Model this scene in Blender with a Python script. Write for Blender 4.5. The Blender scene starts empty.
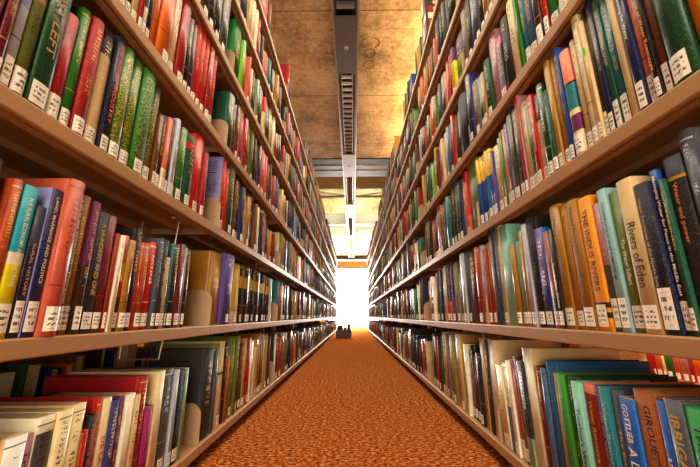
import bpy, bmesh, math, random
from mathutils import Matrix, Vector
sc = bpy.context.scene
C = sc.collection
random.seed(11)
PI = math.pi

# ------------------------------------------------------------------ camera
FPX = 331.89
CAM = Vector((0, 0, 0.4066))
PIT, YAW, ROLL = 0.2436, -0.0069, 0.0042
r0 = Vector((math.cos(YAW), -math.sin(YAW), 0))
g0 = Vector((math.sin(YAW), math.cos(YAW), 0))
FWD = g0 * math.cos(PIT) + Vector((0, 0, math.sin(PIT)))
u0 = -g0 * math.sin(PIT) + Vector((0, 0, math.cos(PIT)))
RGT = r0 * math.cos(ROLL) - u0 * math.sin(ROLL)
UPV = r0 * math.sin(ROLL) + u0 * math.cos(ROLL)
cd = bpy.data.cameras.new('camera')
cd.sensor_width = 36; cd.lens = 36 * FPX / 700; cd.clip_start = 0.02; cd.clip_end = 100
cam = bpy.data.objects.new('camera', cd); C.objects.link(cam)
M = Matrix.Identity(4)
for i in range(3):
    M[i][0] = RGT[i]; M[i][1] = UPV[i]; M[i][2] = -FWD[i]; M[i][3] = CAM[i]
cam.matrix_world = M
sc.camera = cam

# ------------------------------------------------------------------ exposure, world, lights
sc.view_settings.view_transform = 'Standard'
sc.view_settings.look = 'None'
sc.view_settings.gamma = 1
sc.view_settings.use_curve_mapping = False
sc.view_settings.exposure = 0.42
w = bpy.data.worlds.new('world'); sc.world = w; w.use_nodes = True
w.node_tree.nodes['Background'].inputs[0].default_value = (1.0, 0.86, 0.68, 1)
w.node_tree.nodes['Background'].inputs[1].default_value = 0.27

def area(name, loc, rot, sx, sy, power, col, spread=PI):
    l = bpy.data.lights.new(name, 'AREA'); l.shape = 'RECTANGLE'; l.size = sx; l.size_y = sy
    l.energy = power; l.color = col; l.spread = spread
    o = bpy.data.objects.new(name, l); C.objects.link(o); o.location = loc; o.rotation_euler = rot
    return o
CEIL = 2.55
# added fill from behind the camera, standing for no known window
area('rear_fill_light', (0.0, -1.6, 1.25), (PI / 2 , 0, 0), 1.6, 2.2, 88, (1.0, 0.89, 0.72))
# daylight of the end window
area('end_window_light', (0.0, 12.4, 1.15), (-PI / 2, 0, 0), 2.6, 2.1, 250, (1.0, 0.93, 0.82))
area('end_floor_fill', (0.0, 12.2, 2.15), (-PI * .3, 0, 0), 1.8, .5, 420, (1.0, 0.93, 0.8))  # extra light added to brighten the carpet near the window
# lamps of the next aisle on the right
area('next_aisle_lamp', (1.3, .9, 1.9), (0, 0, 0), 0.3, 3.0, 95, (1.0, 0.84, 0.6))
area('next_aisle_uplight', (0.80, 2.5, 2.24), (PI, 0, 0), 0.5, 3.2, 28, (1.0, 0.74, 0.38))
area('left_ceiling_fill', (-0.95, 1.9, 2.15), (PI, 0, 0), 0.3, 2.5, 1, (1.0, 0.78, 0.5))  # added fill for the left ceiling, no known lamp there
area('recess_lamp', (0.45, 7.1, 2.98), (PI * .42, 0, 0), 0.9, 0.12, 26, (1.0, 0.85, 0.6))
area('recess_lamp', (-0.55, 7.1, 2.98), (PI * .42, 0, 0), 0.4, 0.12, 14, (1.0, 0.85, 0.6))
area('far_ceiling_fill', (0.0, 10.3, 1.5), (PI, 0, 0), 0.6, 3.5, 36, (1.0, 0.68, 0.22))  # added light that turns the far ceiling golden, not a fixture
area('track_lamp_light', (-0.03, 1.4, 2.44), (0, 0, 0), 0.14, 4.0, 27, (1.0, 0.9, 0.7))
area('track_lamp_light', (-0.04, 6.4, 2.44), (0, 0, 0), 0.12, 5.5, 14, (1.0, 0.86, 0.62))

# ------------------------------------------------------------------ helpers
def lin(c):
    c = c.lstrip('#'); v = [int(c[i:i + 2], 16) / 255 for i in (0, 2, 4)]
    return tuple((x / 12.92 if x <= .04045 else ((x + .055) / 1.055) ** 2.4) for x in v) + (1.0,)

class NT:
    """tiny node-graph helper"""
    def __init__(s, name):
        s.m = bpy.data.materials.new(name); s.m.use_nodes = True
        s.t = s.m.node_tree; s.b = s.t.nodes['Principled BSDF']
    def n(s, ty, **k):
        nd = s.t.nodes.new(ty)
        for a, v in k.items(): setattr(nd, a, v)
        return nd
    def L(s, a, b): s.t.links.new(a, b)
    def put(s, sock, v):
        if hasattr(v, 'is_linked') or hasattr(v, 'links'): s.L(v, sock)
        else: sock.default_value = v
    def math(s, op, a, b=None, c=None):
        nd = s.n('ShaderNodeMath', operation=op); s.put(nd.inputs[0], a)
        if b is not None: s.put(nd.inputs[1], b)
        if c is not None: s.put(nd.inputs[2], c)
        return nd.outputs[0]
    def mix(s, f, a, b, mode='MIX'):
        nd = s.n('ShaderNodeMix', data_type='RGBA', blend_type=mode)
        s.put(nd.inputs[0], f); s.put(nd.inputs[6], a); s.put(nd.inputs[7], b)
        return nd.outputs[2]
    def noise(s, vec, scale, detail=2, rough=.5, dims='3D'):
        nd = s.n('ShaderNodeTexNoise', noise_dimensions=dims)
        if vec is not None: s.L(vec, nd.inputs['Vector'])
        nd.inputs['Scale'].default_value = scale; nd.inputs['Detail'].default_value = detail
        nd.inputs['Roughness'].default_value = rough
        return nd.outputs[0]
    def ramp(s, f, stops):
        nd = s.n('ShaderNodeValToRGB'); s.L(f, nd.inputs[0]); e = nd.color_ramp.elements
        while len(e) < len(stops): e.new(.5)
        for i, (p, c) in enumerate(stops): e[i].position = p; e[i].color = c
        return nd.outputs[0]
    def gt(s, a, b): return s.math('GREATER_THAN', a, b)
    def lt(s, a, b): return s.math('LESS_THAN', a, b)
    def band(s, x, lo, hi): return s.math('MULTIPLY', s.gt(x, lo), s.lt(x, hi))
    def bump(s, h, strength, dist):
        nd = s.n('ShaderNodeBump'); nd.inputs['Strength'].default_value = strength
        nd.inputs['Distance'].default_value = dist; s.L(h, nd.inputs['Height']); s.L(nd.outputs[0], s.b.inputs['Normal'])

def obj_coord(t): return t.n('ShaderNodeTexCoord').outputs['Object']

def simple(name, col, rough=.5, metal=0, var=0.0, scale=30, bump=0):
    t = NT(name); c = lin(col) if isinstance(col, str) else col
    t.b.inputs['Roughness'].default_value = rough; t.b.inputs['Metallic'].default_value = metal
    v = obj_coord(t); f = t.noise(v, scale, 3)
    d = tuple(x * (1 - var) for x in c[:3]) + (1,)
    t.L(t.mix(f, d, c), t.b.inputs['Base Color'])
    if bump: t.bump(t.noise(v, scale * 6, 3), bump, .002)
    return t.m

def book_material(name, rough, coat):
    t = NT(name)
    col = t.n('ShaderNodeVertexColor', layer_name='Col').outputs[0]
    ink = t.n('ShaderNodeVertexColor', layer_name='Ink')
    uv = t.n('ShaderNodeUVMap', uv_map='UVMap').outputs[0]
    uv2 = t.n('ShaderNodeUVMap', uv_map='UVTwo').outputs[0]
    s1 = t.n('ShaderNodeSeparateXYZ'); t.L(uv, s1.inputs[0])
    s2 = t.n('ShaderNodeSeparateXYZ'); t.L(uv2, s2.inputs[0])
    u, v = s1.outputs[0], s1.outputs[1]; vn, rn = s2.outputs[0], s2.outputs[1]
    a = ink.outputs[1]
    # small worn mottling of the cloth
    oc = obj_coord(t)
    grime = t.noise(oc, 22, 4, .6)
    fine = t.noise(oc, 420, 2, .6)
    base = t.mix(t.math('MULTIPLY', t.math('SUBTRACT', grime, .35), .9), col, (.02, .015, .01, 1))
    base = t.mix(t.math('MULTIPLY', t.math('SUBTRACT', fine, .5), .3), base, (1, .9, .7, 1))
    # running spine lettering too small to read
    cmb = t.n('ShaderNodeCombineXYZ'); t.L(u, cmb.inputs[0]); t.L(v, cmb.inputs[1]); t.L(t.math('MULTIPLY', rn, 37), cmb.inputs[2])
    g = t.noise(cmb.outputs[0], 8.5, 1, .5)
    cm2 = t.n('ShaderNodeCombineXYZ'); t.L(v, cm2.inputs[1]); t.L(t.math('MULTIPLY', rn, 91), cm2.inputs[2])
    word = t.noise(cm2.outputs[0], 1.1, 0)
    glyph = t.math('MULTIPLY', t.gt(g, .5), t.gt(word, .40))
    gap = t.gt(t.math('SINE', t.math('MULTIPLY', v, 21)), -.55)
    glyph = t.math('MULTIPLY', glyph, gap)
    lo = t.math('MULTIPLY_ADD', rn, .2, .34)
    m = t.math('MULTIPLY', glyph, t.math('MULTIPLY', t.band(u, .3, .7), t.math('MULTIPLY', t.gt(vn, lo), t.lt(vn, .93))))
    m = t.math('MULTIPLY', m, t.gt(a, .75))
    # gilt rules across the spine
    b1 = t.band(vn, .945, .955)
    b2 = t.band(vn, .30, .307)
    rules = t.math('MULTIPLY', t.math('ADD', b1, b2), t.math('MULTIPLY', t.band(u, -.5, 1.5), t.math('MULTIPLY', t.gt(rn, .55), t.gt(a, .75))))
    # all-over gilt ornament
    vo = t.n('ShaderNodeTexVoronoi', feature='DISTANCE_TO_EDGE'); t.L(cmb.outputs[0], vo.inputs['Vector']); vo.inputs['Scale'].default_value = 5.5
    orn = t.math('MULTIPLY', t.lt(vo.outputs[0], .06), t.math('MULTIPLY', t.band(a, .2, .6), t.math('MULTIPLY', t.band(vn, .12, .8), t.band(u, .08, .92))))
    orn2 = t.math('MULTIPLY', t.gt(g, .54), t.math('MULTIPLY', t.band(a, .2, .6), t.math('MULTIPLY', t.band(vn, .8, .93), t.band(u, .2, .8))))
    # printed paragraph lines on a cover board
    par = t.math('MULTIPLY', t.gt(t.math('SINE', t.math('MULTIPLY', vn, 230)), .3), t.gt(t.noise(cmb.outputs[0], 14, 1), .44))
    par = t.math('MULTIPLY', par, t.math('MULTIPLY', t.band(u, 2.12, 2.9), t.gt(t.math('SINE', t.math('MULTIPLY', vn, 24)), -.7)))
    par = t.math('MULTIPLY', par, t.band(a, .6, .75))
    tot = t.math('MINIMUM', t.math('ADD', t.math('ADD', m, rules), t.math('ADD', t.math('ADD', orn, orn2), par)), 1)
    t.L(t.mix(t.math('MULTIPLY', tot, .9), base, ink.outputs[0]), t.b.inputs['Base Color'])
    t.b.inputs['Roughness'].default_value = rough
    t.b.inputs['Specular IOR Level'].default_value = .3
    t.b.inputs['Coat Weight'].default_value = coat; t.b.inputs['Coat Roughness'].default_value = .15
    t.bump(t.noise(oc, 260, 3, .7), .25, .001)
    return t.m

def label_material():
    t = NT('label_paper')
    uv = t.n('ShaderNodeUVMap', uv_map='UVMap').outputs[0]
    s1 = t.n('ShaderNodeSeparateXYZ'); t.L(uv, s1.inputs[0]); u, v = s1.outputs[0], s1.outputs[1]
    s2 = t.n('ShaderNodeSeparateXYZ'); t.L(t.n('ShaderNodeUVMap', uv_map='UVTwo').outputs[0], s2.inputs[0])
    cmb = t.n('ShaderNodeCombineXYZ'); t.L(u, cmb.inputs[0]); t.L(v, cmb.inputs[1]); t.L(t.math('MULTIPLY', s2.outputs[1], 53), cmb.inputs[2])
    g = t.noise(cmb.outputs[0], 7, 1)
    row = t.gt(t.math('SINE', t.math('MULTIPLY', v, 2 * PI * 4.5)), .0)
    k = t.math('MULTIPLY', t.math('MULTIPLY', t.gt(g, .47), row), t.math('MULTIPLY', t.band(u, .16, .84), t.band(v, .1, .9)))
    t.L(t.mix(t.math('MULTIPLY', k, .9), t.mix(t.noise(obj_coord(t), 90, 2), lin('#f0e4c4'), lin('#fffaf0')), (.03, .025, .02, 1)), t.b.inputs['Base Color'])
    t.b.inputs['Roughness'].default_value = .45
    return t.m

def page_material():
    t = NT('page_edges')
    wv = t.n('ShaderNodeTexWave', bands_direction='X'); t.L(obj_coord(t), wv.inputs[0]); wv.inputs['Scale'].default_value = 260
    wv.inputs['Distortion'].default_value = 1.5
    t.L(t.mix(wv.outputs[1], lin('#b79a6a'), lin('#f2e2bb')), t.b.inputs['Base Color']); t.b.inputs['Roughness'].default_value = .8
    return t.m

MB = book_material('book_cloth', .62, 0.0)
MG = book_material('book_jacket', .4, .08)
ML = label_material()
MP = page_material()

def ink_material(name, c):
    return simple(name, c, .5, 0, .15, 60)
_ink = {}
def inkm(c):
    if c not in _ink: _ink[c] = ink_material('ink_' + c, PAL[c])
    return _ink[c]

def bl(c):
    # cloth and jacket inks are deeper than their swatch names suggest
    r, g, b = lin(PAL[c])[:3]; y = .3 * r + .59 * g + .11 * b
    k = 1.18; f = .82 if y < .45 else .96
    return tuple(min(1, max(.002, (y + (x - y) * k) * f)) for x in (r, g, b)) + (1.0,)
PAL = {k: v for k, v in (x.split(':') for x in '''
red:#c8201f crimson:#a8142c maroon:#6e1420 scarlet:#e63a25 pink:#e0575f coral:#e8765e salmon:#ee9478 rose:#c9909a brick:#a53a20 rust:#b8501e
orange:#ee7a20 amber:#f09a22 ochre:#c98a1c gold:#d9a93a yellow:#f5cb2a lemon:#f2e61e cream:#f3dfae ivory:#fbf1d2 white:#fafaf2 beige:#dcbd8c tan:#c79a5c
camel:#b5803c brown:#704020 chocolate:#3e2213 black:#12100f charcoal:#2c2c30 slate:#50565e grey:#8a8478 silver:#b8bcc4
olive:#6a7034 moss:#7f8f48 khaki:#9a9058 green:#2f7d2c emerald:#0f9a4a lime:#86c82c neon:#4af010 forest:#174a2a pine:#1f5a44 mint:#94cdb8 sage:#8aa080
teal:#12808a turquoise:#1fb4c0 aqua:#a0c8c8 blue:#1f55a8 azure:#2a86d8 navy:#172350 midnight:#10142c indigo:#33307a steel:#4c6c98 lavender:#9a98cc violet:#5d4a96 purple:#54245c
plum:#702058 magenta:#b0206e leather:#a55a28 grass:#4a9a34 ocean:#1b5a86 terracotta:#cc6450'''.split())}

def mesh_obj(name, verts, faces, mats, parent=None, matidx=None, smooth=False):
    me = bpy.data.meshes.new(name); me.from_pydata(verts, [], faces)
    for m in (mats if isinstance(mats, (list, tuple)) else [mats]): me.materials.append(m)
    if matidx: me.polygons.foreach_set('material_index', matidx)
    if smooth: me.polygons.foreach_set('use_smooth', [True] * len(faces))
    me.update()
    o = bpy.data.objects.new(name, me); C.objects.link(o)
    if parent: o.parent = parent
    return o
class Geo:
    def __init__(s): s.v = []; s.f = []
    def box(s, x0, x1, y0, y1, z0, z1):
        n = len(s.v)
        s.v += [(x, y, z) for z in (z0, z1) for x, y in ((x0, y0), (x1, y0), (x1, y1), (x0, y1))]
        s.f += [tuple(n + i for i in q) for q in ((0, 3, 2, 1), (4, 5, 6, 7), (0, 1, 5, 4), (1, 2, 6, 5), (2, 3, 7, 6), (3, 0, 4, 7))]
        return s
    def prism(s, prof, axis, a, b):
        """closed 2-D profile (ccw) swept along an axis 'x','y','z' from a to b"""
        n = len(s.v); k = len(prof)
        P = {'x': lambda p, t: (t, p[0], p[1]), 'y': lambda p, t: (p[0], t, p[1]), 'z': lambda p, t: (p[0], p[1], t)}[axis]
        s.v += [P(p, a) for p in prof] + [P(p, b) for p in prof]
        s.f += [(n + i, n + (i + 1) % k, n + k + (i + 1) % k, n + k + i) for i in range(k)]
        s.f += [tuple(n + i for i in reversed(range(k))), tuple(n + k + i for i in range(k))]
        return s
    def rod(s, p, q, r, seg=8):
        p, q = Vector(p), Vector(q); d = (q - p).normalized()
        a = d.orthogonal().normalized(); b = d.cross(a); n = len(s.v)
        for c in (p, q):
            s.v += [tuple(c + (a * math.cos(2 * PI * i / seg) + b * math.sin(2 * PI * i / seg)) * r) for i in range(seg)]
        s.f += [(n + i, n + (i + 1) % seg, n + seg + (i + 1) % seg, n + seg + i) for i in range(seg)]
        s.f += [tuple(n + i for i in reversed(range(seg))), tuple(n + seg + i for i in range(seg))]
        return s
    def ob(s, name, m, parent=None, smooth=False): 
        o = mesh_obj(name, s.v, s.f, m, parent, None, smooth)
        bm = bmesh.new(); bm.from_mesh(o.data); bmesh.ops.recalc_face_normals(bm, faces=bm.faces); bm.to_mesh(o.data); bm.free()
        return o
def tag(o, label=None, cat=None, group=None, kind=None):
    if label: o['label'] = label
    if cat: o['category'] = cat
    if group: o['group'] = group
    if kind: o['kind'] = kind
    return o
def empty(name, loc=(0, 0, 0), rot=(0, 0, 0)):
    o = bpy.data.objects.new(name, None); C.objects.link(o); o.location = loc; o.rotation_euler = rot
    o.empty_display_size = .05
    return o

# ------------------------------------------------------------------ projection of photo points into the place
def proj(X, Y, Z):
    d = Vector((X, Y, Z)) - CAM; c = d.dot(FWD)
    return 350 + FPX * d.dot(RGT) / c, 233.5 - FPX * d.dot(UPV) / c
def on_plane(px, py, X):
    d = FWD + RGT * ((px - 350) / FPX) + UPV * ((233.5 - py) / FPX)
    t = (X - CAM.x) / d.x
    return CAM.y + t * d.y, CAM.z + t * d.z
def y_at(px, X, Z):
    lo, hi = -.3, 14.0   # screen x moves monotonically towards the middle with Y
    for _ in range(50):
        m = (lo + hi) / 2
        d = Vector((X, m, Z)) - CAM
        if d.dot(FWD) <= .01: lo = m; continue
        u = proj(X, m, Z)[0]
        if abs(u - 348) > abs(px - 348): lo = m
        else: hi = m
    return (lo + hi) / 2
def z_at(py, X, Y):
    lo, hi = 0.0, 3.0
    for _ in range(50):
        m = (lo + hi) / 2
        d = Vector((X, Y, m)) - CAM
        if d.dot(FWD) <= .01: lo = m; continue
        if proj(X, Y, m)[1] > py: lo = m
        else: hi = m
    return (lo + hi) / 2

# ------------------------------------------------------------------ dimensions of the racks
XL, XR = -.4219, .4012
YB = {'left': 1.0234, 'right': 1.0347}
BW = .914
LEV = [.0509, .3675, .669, .9575, 1.250, 1.543, 1.830]      # middle of each lip
LIP = .026
TOP = [z + LIP / 2 for z in LEV]
DEP = .225                                                  # depth of one face of a rack
NB0, NB1 = -2, 10                                           # bay numbers (bay 0 = the near bay)

# ------------------------------------------------------------------ the room
def carpet():
    t = NT('carpet_orange'); v = obj_coord(t)
    mp = t.n('ShaderNodeMapping'); t.L(v, mp.inputs[0]); mp.inputs['Scale'].default_value = (1, 1.5, 1)
    a = t.noise(mp.outputs[0], 74, 4, .7); b = t.noise(v, 9, 3); c = t.noise(v, 320, 2, .7)
    k = t.math('ADD', t.math('MULTIPLY', a, .75), t.math('MULTIPLY', c, .25))
    col = t.ramp(k, [(.40, lin('#2c0a02')), (.47, lin('#ae4c14')), (.53, lin('#ee8438')), (.61, lin('#ffd290'))])
    t.L(t.mix(t.math('MULTIPLY', b, .35), col, lin('#ac5014')), t.b.inputs['Base Color'])
    t.b.inputs['Roughness'].default_value = .95
    t.b.inputs['Specular IOR Level'].default_value = 0
    t.bump(k, 1.0, .02)
    return t.m
def concrete():
    t = NT('board_marked_concrete'); v = obj_coord(t)
    a = t.noise(v, 2.2, 6, .65); b = t.noise(v, 28, 5, .7)
    mp = t.n('ShaderNodeMapping'); t.L(v, mp.inputs[0]); mp.inputs['Scale'].default_value = (1, 14, 1)
    c = t.noise(mp.outputs[0], 3, 4, .6)
    col = t.ramp(t.math('ADD', t.math('MULTIPLY', a, .7), t.math('MULTIPLY', b, .3)), [(.34, lin('#4e3a22')), (.44, lin('#a8845a')), (.53, lin('#dcb47c')), (.68, lin('#f6dca4'))])
    col = t.mix(t.math('MULTIPLY', c, .35), col, lin('#6a5236'))
    pits = t.lt(t.noise(v, 42, 4, .75), .37)
    col = t.mix(t.math('MULTIPLY', pits, .6), col, lin('#33261a'))
    # joints between the formwork boards
    s = t.n('ShaderNodeSeparateXYZ'); t.L(v, s.inputs[0])
    j = t.lt(t.math('ABSOLUTE', t.math('SUBTRACT', t.math('FRACT', t.math('MULTIPLY', t.math('ADD', s.outputs[1], -1.93 + .955 * 4), 1 / .955)), .5)), 2)
    fr = t.math('FRACT', t.math('MULTIPLY', t.math('ADD', s.outputs[1], 1.885), 1 / .955))
    j = t.lt(t.math('ABSOLUTE', t.math('SUBTRACT', fr, .0)), .010)
    fr2 = t.math('FRACT', t.math('MULTIPLY', t.math('ADD', s.outputs[1], 1.72), 1 / .955))
    j2 = t.lt(fr2, .006)
    fx = t.math('FRACT', t.math('MULTIPLY', t.math('ADD', s.outputs[0], 5.05), 1 / 1.25))
    j3 = t.lt(fx, .006)
    jj = t.math('MAXIMUM', j, t.math('MAXIMUM', t.math('MULTIPLY', j2, .5), t.math('MULTIPLY', j3, .5)))
    col = t.mix(t.math('MULTIPLY', jj, .75), col, lin('#3a2a1a'))
    t.L(col, t.b.inputs['Base Color']); t.b.inputs['Roughness'].default_value = .85
    t.bump(t.math('SUBTRACT', t.math('ADD', t.math('MULTIPLY', c, .6), t.math('MULTIPLY', b, .6)), jj), .5, .012)
    return t.m
MCON = concrete()
MWALL = simple('wall_plaster', '#c9a878', .9, 0, .15, 4)
MDARK = simple('recess_paint', '#8c8a70', .8, 0, .25, 6)
MSTEEL = simple('beam_steel', '#5a5c50', .5, .3, .3, 18)
MDUCT = simple('duct_sheet', '#262a22', .55, .2, .4, 14)
MPIPE = simple('pipe_steel', '#a9a698', .35, .6, .2, 18)

s = lambda o: tag(o, kind='structure')
s(Geo().box(-4.5, 4.5, -3, 13, -.1, 0).ob('floor', carpet()))
Y1, Y2 = 4.25, 7.85
s(Geo().box(-4.5, 4.5, -1.2, Y1, CEIL, CEIL + .4).ob('ceiling', MCON))
s(Geo().box(-4.5, 4.5, Y2, 13, CEIL, 3.26).ob('ceiling', MCON))
s(Geo().box(-4.5, 4.5, Y1 - .05, Y2 + .05, 3.26, 3.36).ob('ceiling', MDARK))
s(Geo().box(-4.6, -4.5, -3, 13, 0, 3.2).ob('wall_left', MWALL))
s(Geo().box(4.5, 4.6, -3, 13, 0, 3.2).ob('wall_right', MWALL))
# far wall with its tall window opening
WX0, WX1, WZ1 = -.95, .95, 2.22
s(Geo().box(-4.5, WX0, 13, 13.1, 0, 3.1).box(WX1, 4.5, 13, 13.1, 0, 3.1).box(WX0, WX1, 13, 13.1, WZ1, 3.1).ob('wall_far', MWALL))
t = NT('bright_window_daylight')
t.b.inputs['Base Color'].default_value = (.8, .8, .8, 1)
t.b.inputs['Emission Color'].default_value = (1, .99, .95, 1); t.b.inputs['Emission Strength'].default_value = 14
s(Geo().box(WX0, WX1, 13.04, 13.06, 0, WZ1).ob('window_1', t.m))
fr = Geo().box(WX0 - .05, WX0, 12.98, 13.04, 0, WZ1 + .05).box(WX1, WX1 + .05, 12.98, 13.04, 0, WZ1 + .05).box(WX0, WX1, 12.98, 13.04, WZ1, WZ1 + .05)
s(fr.ob('trim_1', MPIPE))

# ------------------------------------------------------------------ ceiling services
def fixture():
    root = empty('ceiling_track', (-.038, 1.0, CEIL - .085))
    tag(root, 'long grey-brown ceiling track with louvred light openings running above the aisle', 'light track')
    mt = simple('track_paint', '#54463a', .5, .2, .18, 14); mr = simple('track_rail', '#908a80', .45, .5, .15, 20)
    md = simple('track_interior', '#2a2018', .7, 0, .3, 30); ms = simple('louvre_metal', '#a8a096', .35, .5, .2, 30)
    W = .083; mstud = simple('stud_white', '#d8d2c6', .5)
    yy = lambda y: y - 1.0
    # open-bottomed channel
    Geo().box(-W, -W + .012, yy(.2), yy(12.6), .0, .08).box(W - .012, W, yy(.2), yy(12.6), 0, .08).box(-W, W, yy(.2), yy(12.6), .07, .08).ob('channel', mt, root)
    Geo().box(-W - .012, -W, yy(.2), yy(12.6), -.003, .022).ob('side_rail', mr, root)
    Geo().box(W, W + .014, yy(.2), yy(12.6), -.003, .022).ob('side_rail', mr, root)
    covers = [(1.90, 2.48), (3.97, 4.70), (6.35, 6.85), (8.5, 9.0), (10.6, 11.0)]
    for a, b in covers:
        c = Geo().box(-W + .004, W - .004, yy(a) + .004, yy(b) - .004, -.004, .004).ob('cover_plate', mt, root)
        Geo().rod((0, yy((a + b) / 2), -.006), (0, yy((a + b) / 2), -.004), .017, 20).ob('round_stud', mstud, c); Geo().rod((0, yy((a + b) / 2), -.0075), (0, yy((a + b) / 2), -.006), .008, 16).ob('stud_hole', md, c)
    g = Geo().box(-W + .02, W - .02, yy(1.55), yy(1.56), .0, .06).box(-W + .02, W - .02, yy(1.84), yy(1.85), .0, .06)
    Geo().box(-W + .02, W - .02, yy(1.55), yy(1.56), .0, .06).ob('socket_frame', mr, root); Geo().box(-W + .02, W - .02, yy(1.84), yy(1.85), .0, .06).ob('socket_frame', mr, root)
    g = Geo()
    for i in range(3):
        for k in range(2):
            g.rod((-.03 + .03 * i, yy(1.63 + .12 * k), .015), (-.03 + .03 * i, yy(1.63 + .12 * k), .05), .011, 10)
    g.ob('socket', mr, root)
    prev = .2
    for i, (a, b) in enumerate(covers + [(12.6, 12.6)]):
        lo = prev if i else .2; g = Geo(); y = lo + .05
        if i > 0:
            while y < a - .03:
                n = len(g.v); q = .045
                g.prism([(yy(y) + .016, .004), (yy(y) + .02, .006), (yy(y) + .005, .026), (yy(y), .024)], 'x', -q, q)
                y += .085
            g.box(-q - .006, -q, yy(lo), yy(a), .004, .012).box(q, q + .006, yy(lo), yy(a), .004, .012)
            g.ob('louvre', ms, root)
        prev = b
    Geo().box(-.045, .045, yy(.2), yy(12.6), .064, .069).ob('dark_liner', md, root)
    tl = NT('lamp_diffuser'); tl.b.inputs['Emission Color'].default_value = (1, .72, .25, 1); tl.b.inputs['Emission Strength'].default_value = 1.0
    Geo().box(-.075, .075, yy(6.0), yy(6.3), -.05, -.004).ob('lamp_diffuser', tl.m, root)
fixture()

def beam(name, x0, x1, y, z0, h, wd, m, label, cat):
    g = Geo().box(x0, x1, y - wd / 2, y + wd / 2, z0, z0 + .012).box(x0, x1, y - wd / 2, y + wd / 2, z0 + h - .012, z0 + h).box(x0, x1, y - .008, y + .008, z0, z0 + h)
    return tag(g.ob(name, m), label, cat)
tag(Geo().box(-4.4, 4.4, 4.5, 5.14, 2.66, 2.98).ob('ceiling_duct', MDUCT), 'dark grey-green duct crossing just past the edge of the near concrete ceiling', 'duct')
for y_ in (4.62, 4.8): tag(Geo().rod((-4.4, y_, 2.62), (4.4, y_, 2.62), .014).ob('conduit', MPIPE, None, True), 'conduit under the dark duct, ' + ('nearer' if y_ < 4.7 else 'farther') + ' of the pair', 'conduit')
beam('steel_beam', -4.4, 4.4, 12.1, CEIL - .16, .16, .3, MSTEEL, 'steel beam crossing under the far golden ceiling just before the bright window', 'beam')
tag(Geo().box(-4.4, 4.4, Y2 - .02, Y2 - .001, CEIL, CEIL + .33).box(-4.4, 4.4, Y2 - .16, Y2, CEIL, CEIL + .012).ob('steel_beam', MSTEEL), 'grey steel beam on the near edge of the far golden ceiling', 'beam')
for i, (y, z, r, lb) in enumerate([(5.2, 2.71, .016, 'thin steel pipe crossing the ceiling recess along the dark duct'),
                                  (6.5, 2.81, .022, 'pale steel pipe crossing the middle of the ceiling recess')]):
    tag(Geo().rod((-4.4, y, z), (4.4, y, z), r, 12).ob('ceiling_pipe', MPIPE, None, True), lb, 'pipe')
tag(Geo().rod((-.75, 7.4, 3.26), (.0, 6.5, 2.81), .012).rod((.75, 7.4, 3.26), (.1, 6.5, 2.81), .012).ob('bracing_rod', MPIPE, None, True), 'thin crossed bracing rods hanging in the bright part of the ceiling recess', 'bracing')
tag(Geo().rod((-.62, 3.55, CEIL), (-.62, 3.55, CEIL - .10), .006).rod((-.60, 3.9, CEIL), (-.60, 3.9, CEIL - .16), .01).ob('ceiling_hook', MSTEEL), 'dark metal hook hanging from the concrete ceiling above the left rack', 'hook')

# chalk figure drawn on the concrete
def chalk():
    g = Geo(); z = CEIL - .0025
    def stroke(pts, w=.006):
        for a, b in zip(pts, pts[1:]):
            a, b = Vector(a), Vector(b); d = (b - a).normalized(); n = Vector((-d.y, d.x)) * w / 2; k = len(g.v)
            g.v += [(p.x, p.y, zz) for zz in (z, z + .002) for p in (a + n, b + n, b - n, a - n)]
            g.f += [(k, k + 1, k + 2, k + 3), (k + 7, k + 6, k + 5, k + 4), (k, k + 4, k + 5, k + 1), (k + 2, k + 6, k + 7, k + 3)]
    cx = .155
    for cy in (2.47, 2.345):
        stroke([(cx + .045 * math.cos(a * PI / 10), cy + .05 * math.sin(a * PI / 10)) for a in range(0, 21)])
    for sx in (-1, 1):
        stroke([(cx + sx * (.035 + .04 * math.sin(a * PI / 8)) , 2.235 - .0 + .045 * math.cos(a * PI / 8)) for a in range(0, 9)])
    return g.ob('chalk_mark', simple('chalk_line', '#5c4630', .9))
tag(chalk(), 'faint dark number 300 chalked on the golden concrete beside the ceiling track', 'marking')

# ------------------------------------------------------------------ the racks
def metal(name, c):
    t = NT(name); v = obj_coord(t)
    f = t.noise(v, 5, 4, .6); g = t.noise(v, 160, 3, .6)
    col = t.mix(f, tuple(x * .8 for x in lin(c)[:3]) + (1,), lin(c)); col = t.mix(t.math('MULTIPLY', g, .4), col, tuple(x * .5 for x in lin(c)[:3]) + (1,))
    sc_ = t.gt(t.noise(v, 45, 5, .7), .66)
    t.L(t.mix(t.math('MULTIPLY', sc_, .25), col, lin('#5a4632')), t.b.inputs['Base Color'])
    t.b.inputs['Roughness'].default_value = .5; t.b.inputs['Metallic'].default_value = .1
    t.bump(g, .12, .001)
    return t.m
MSH = metal('shelf_enamel', '#c4925c')
MSB = metal('bracket_enamel', '#c09a70')
MFOOT = simple('foot_steel', '#6a5a4c', .4, .6, .3, 40)

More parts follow.
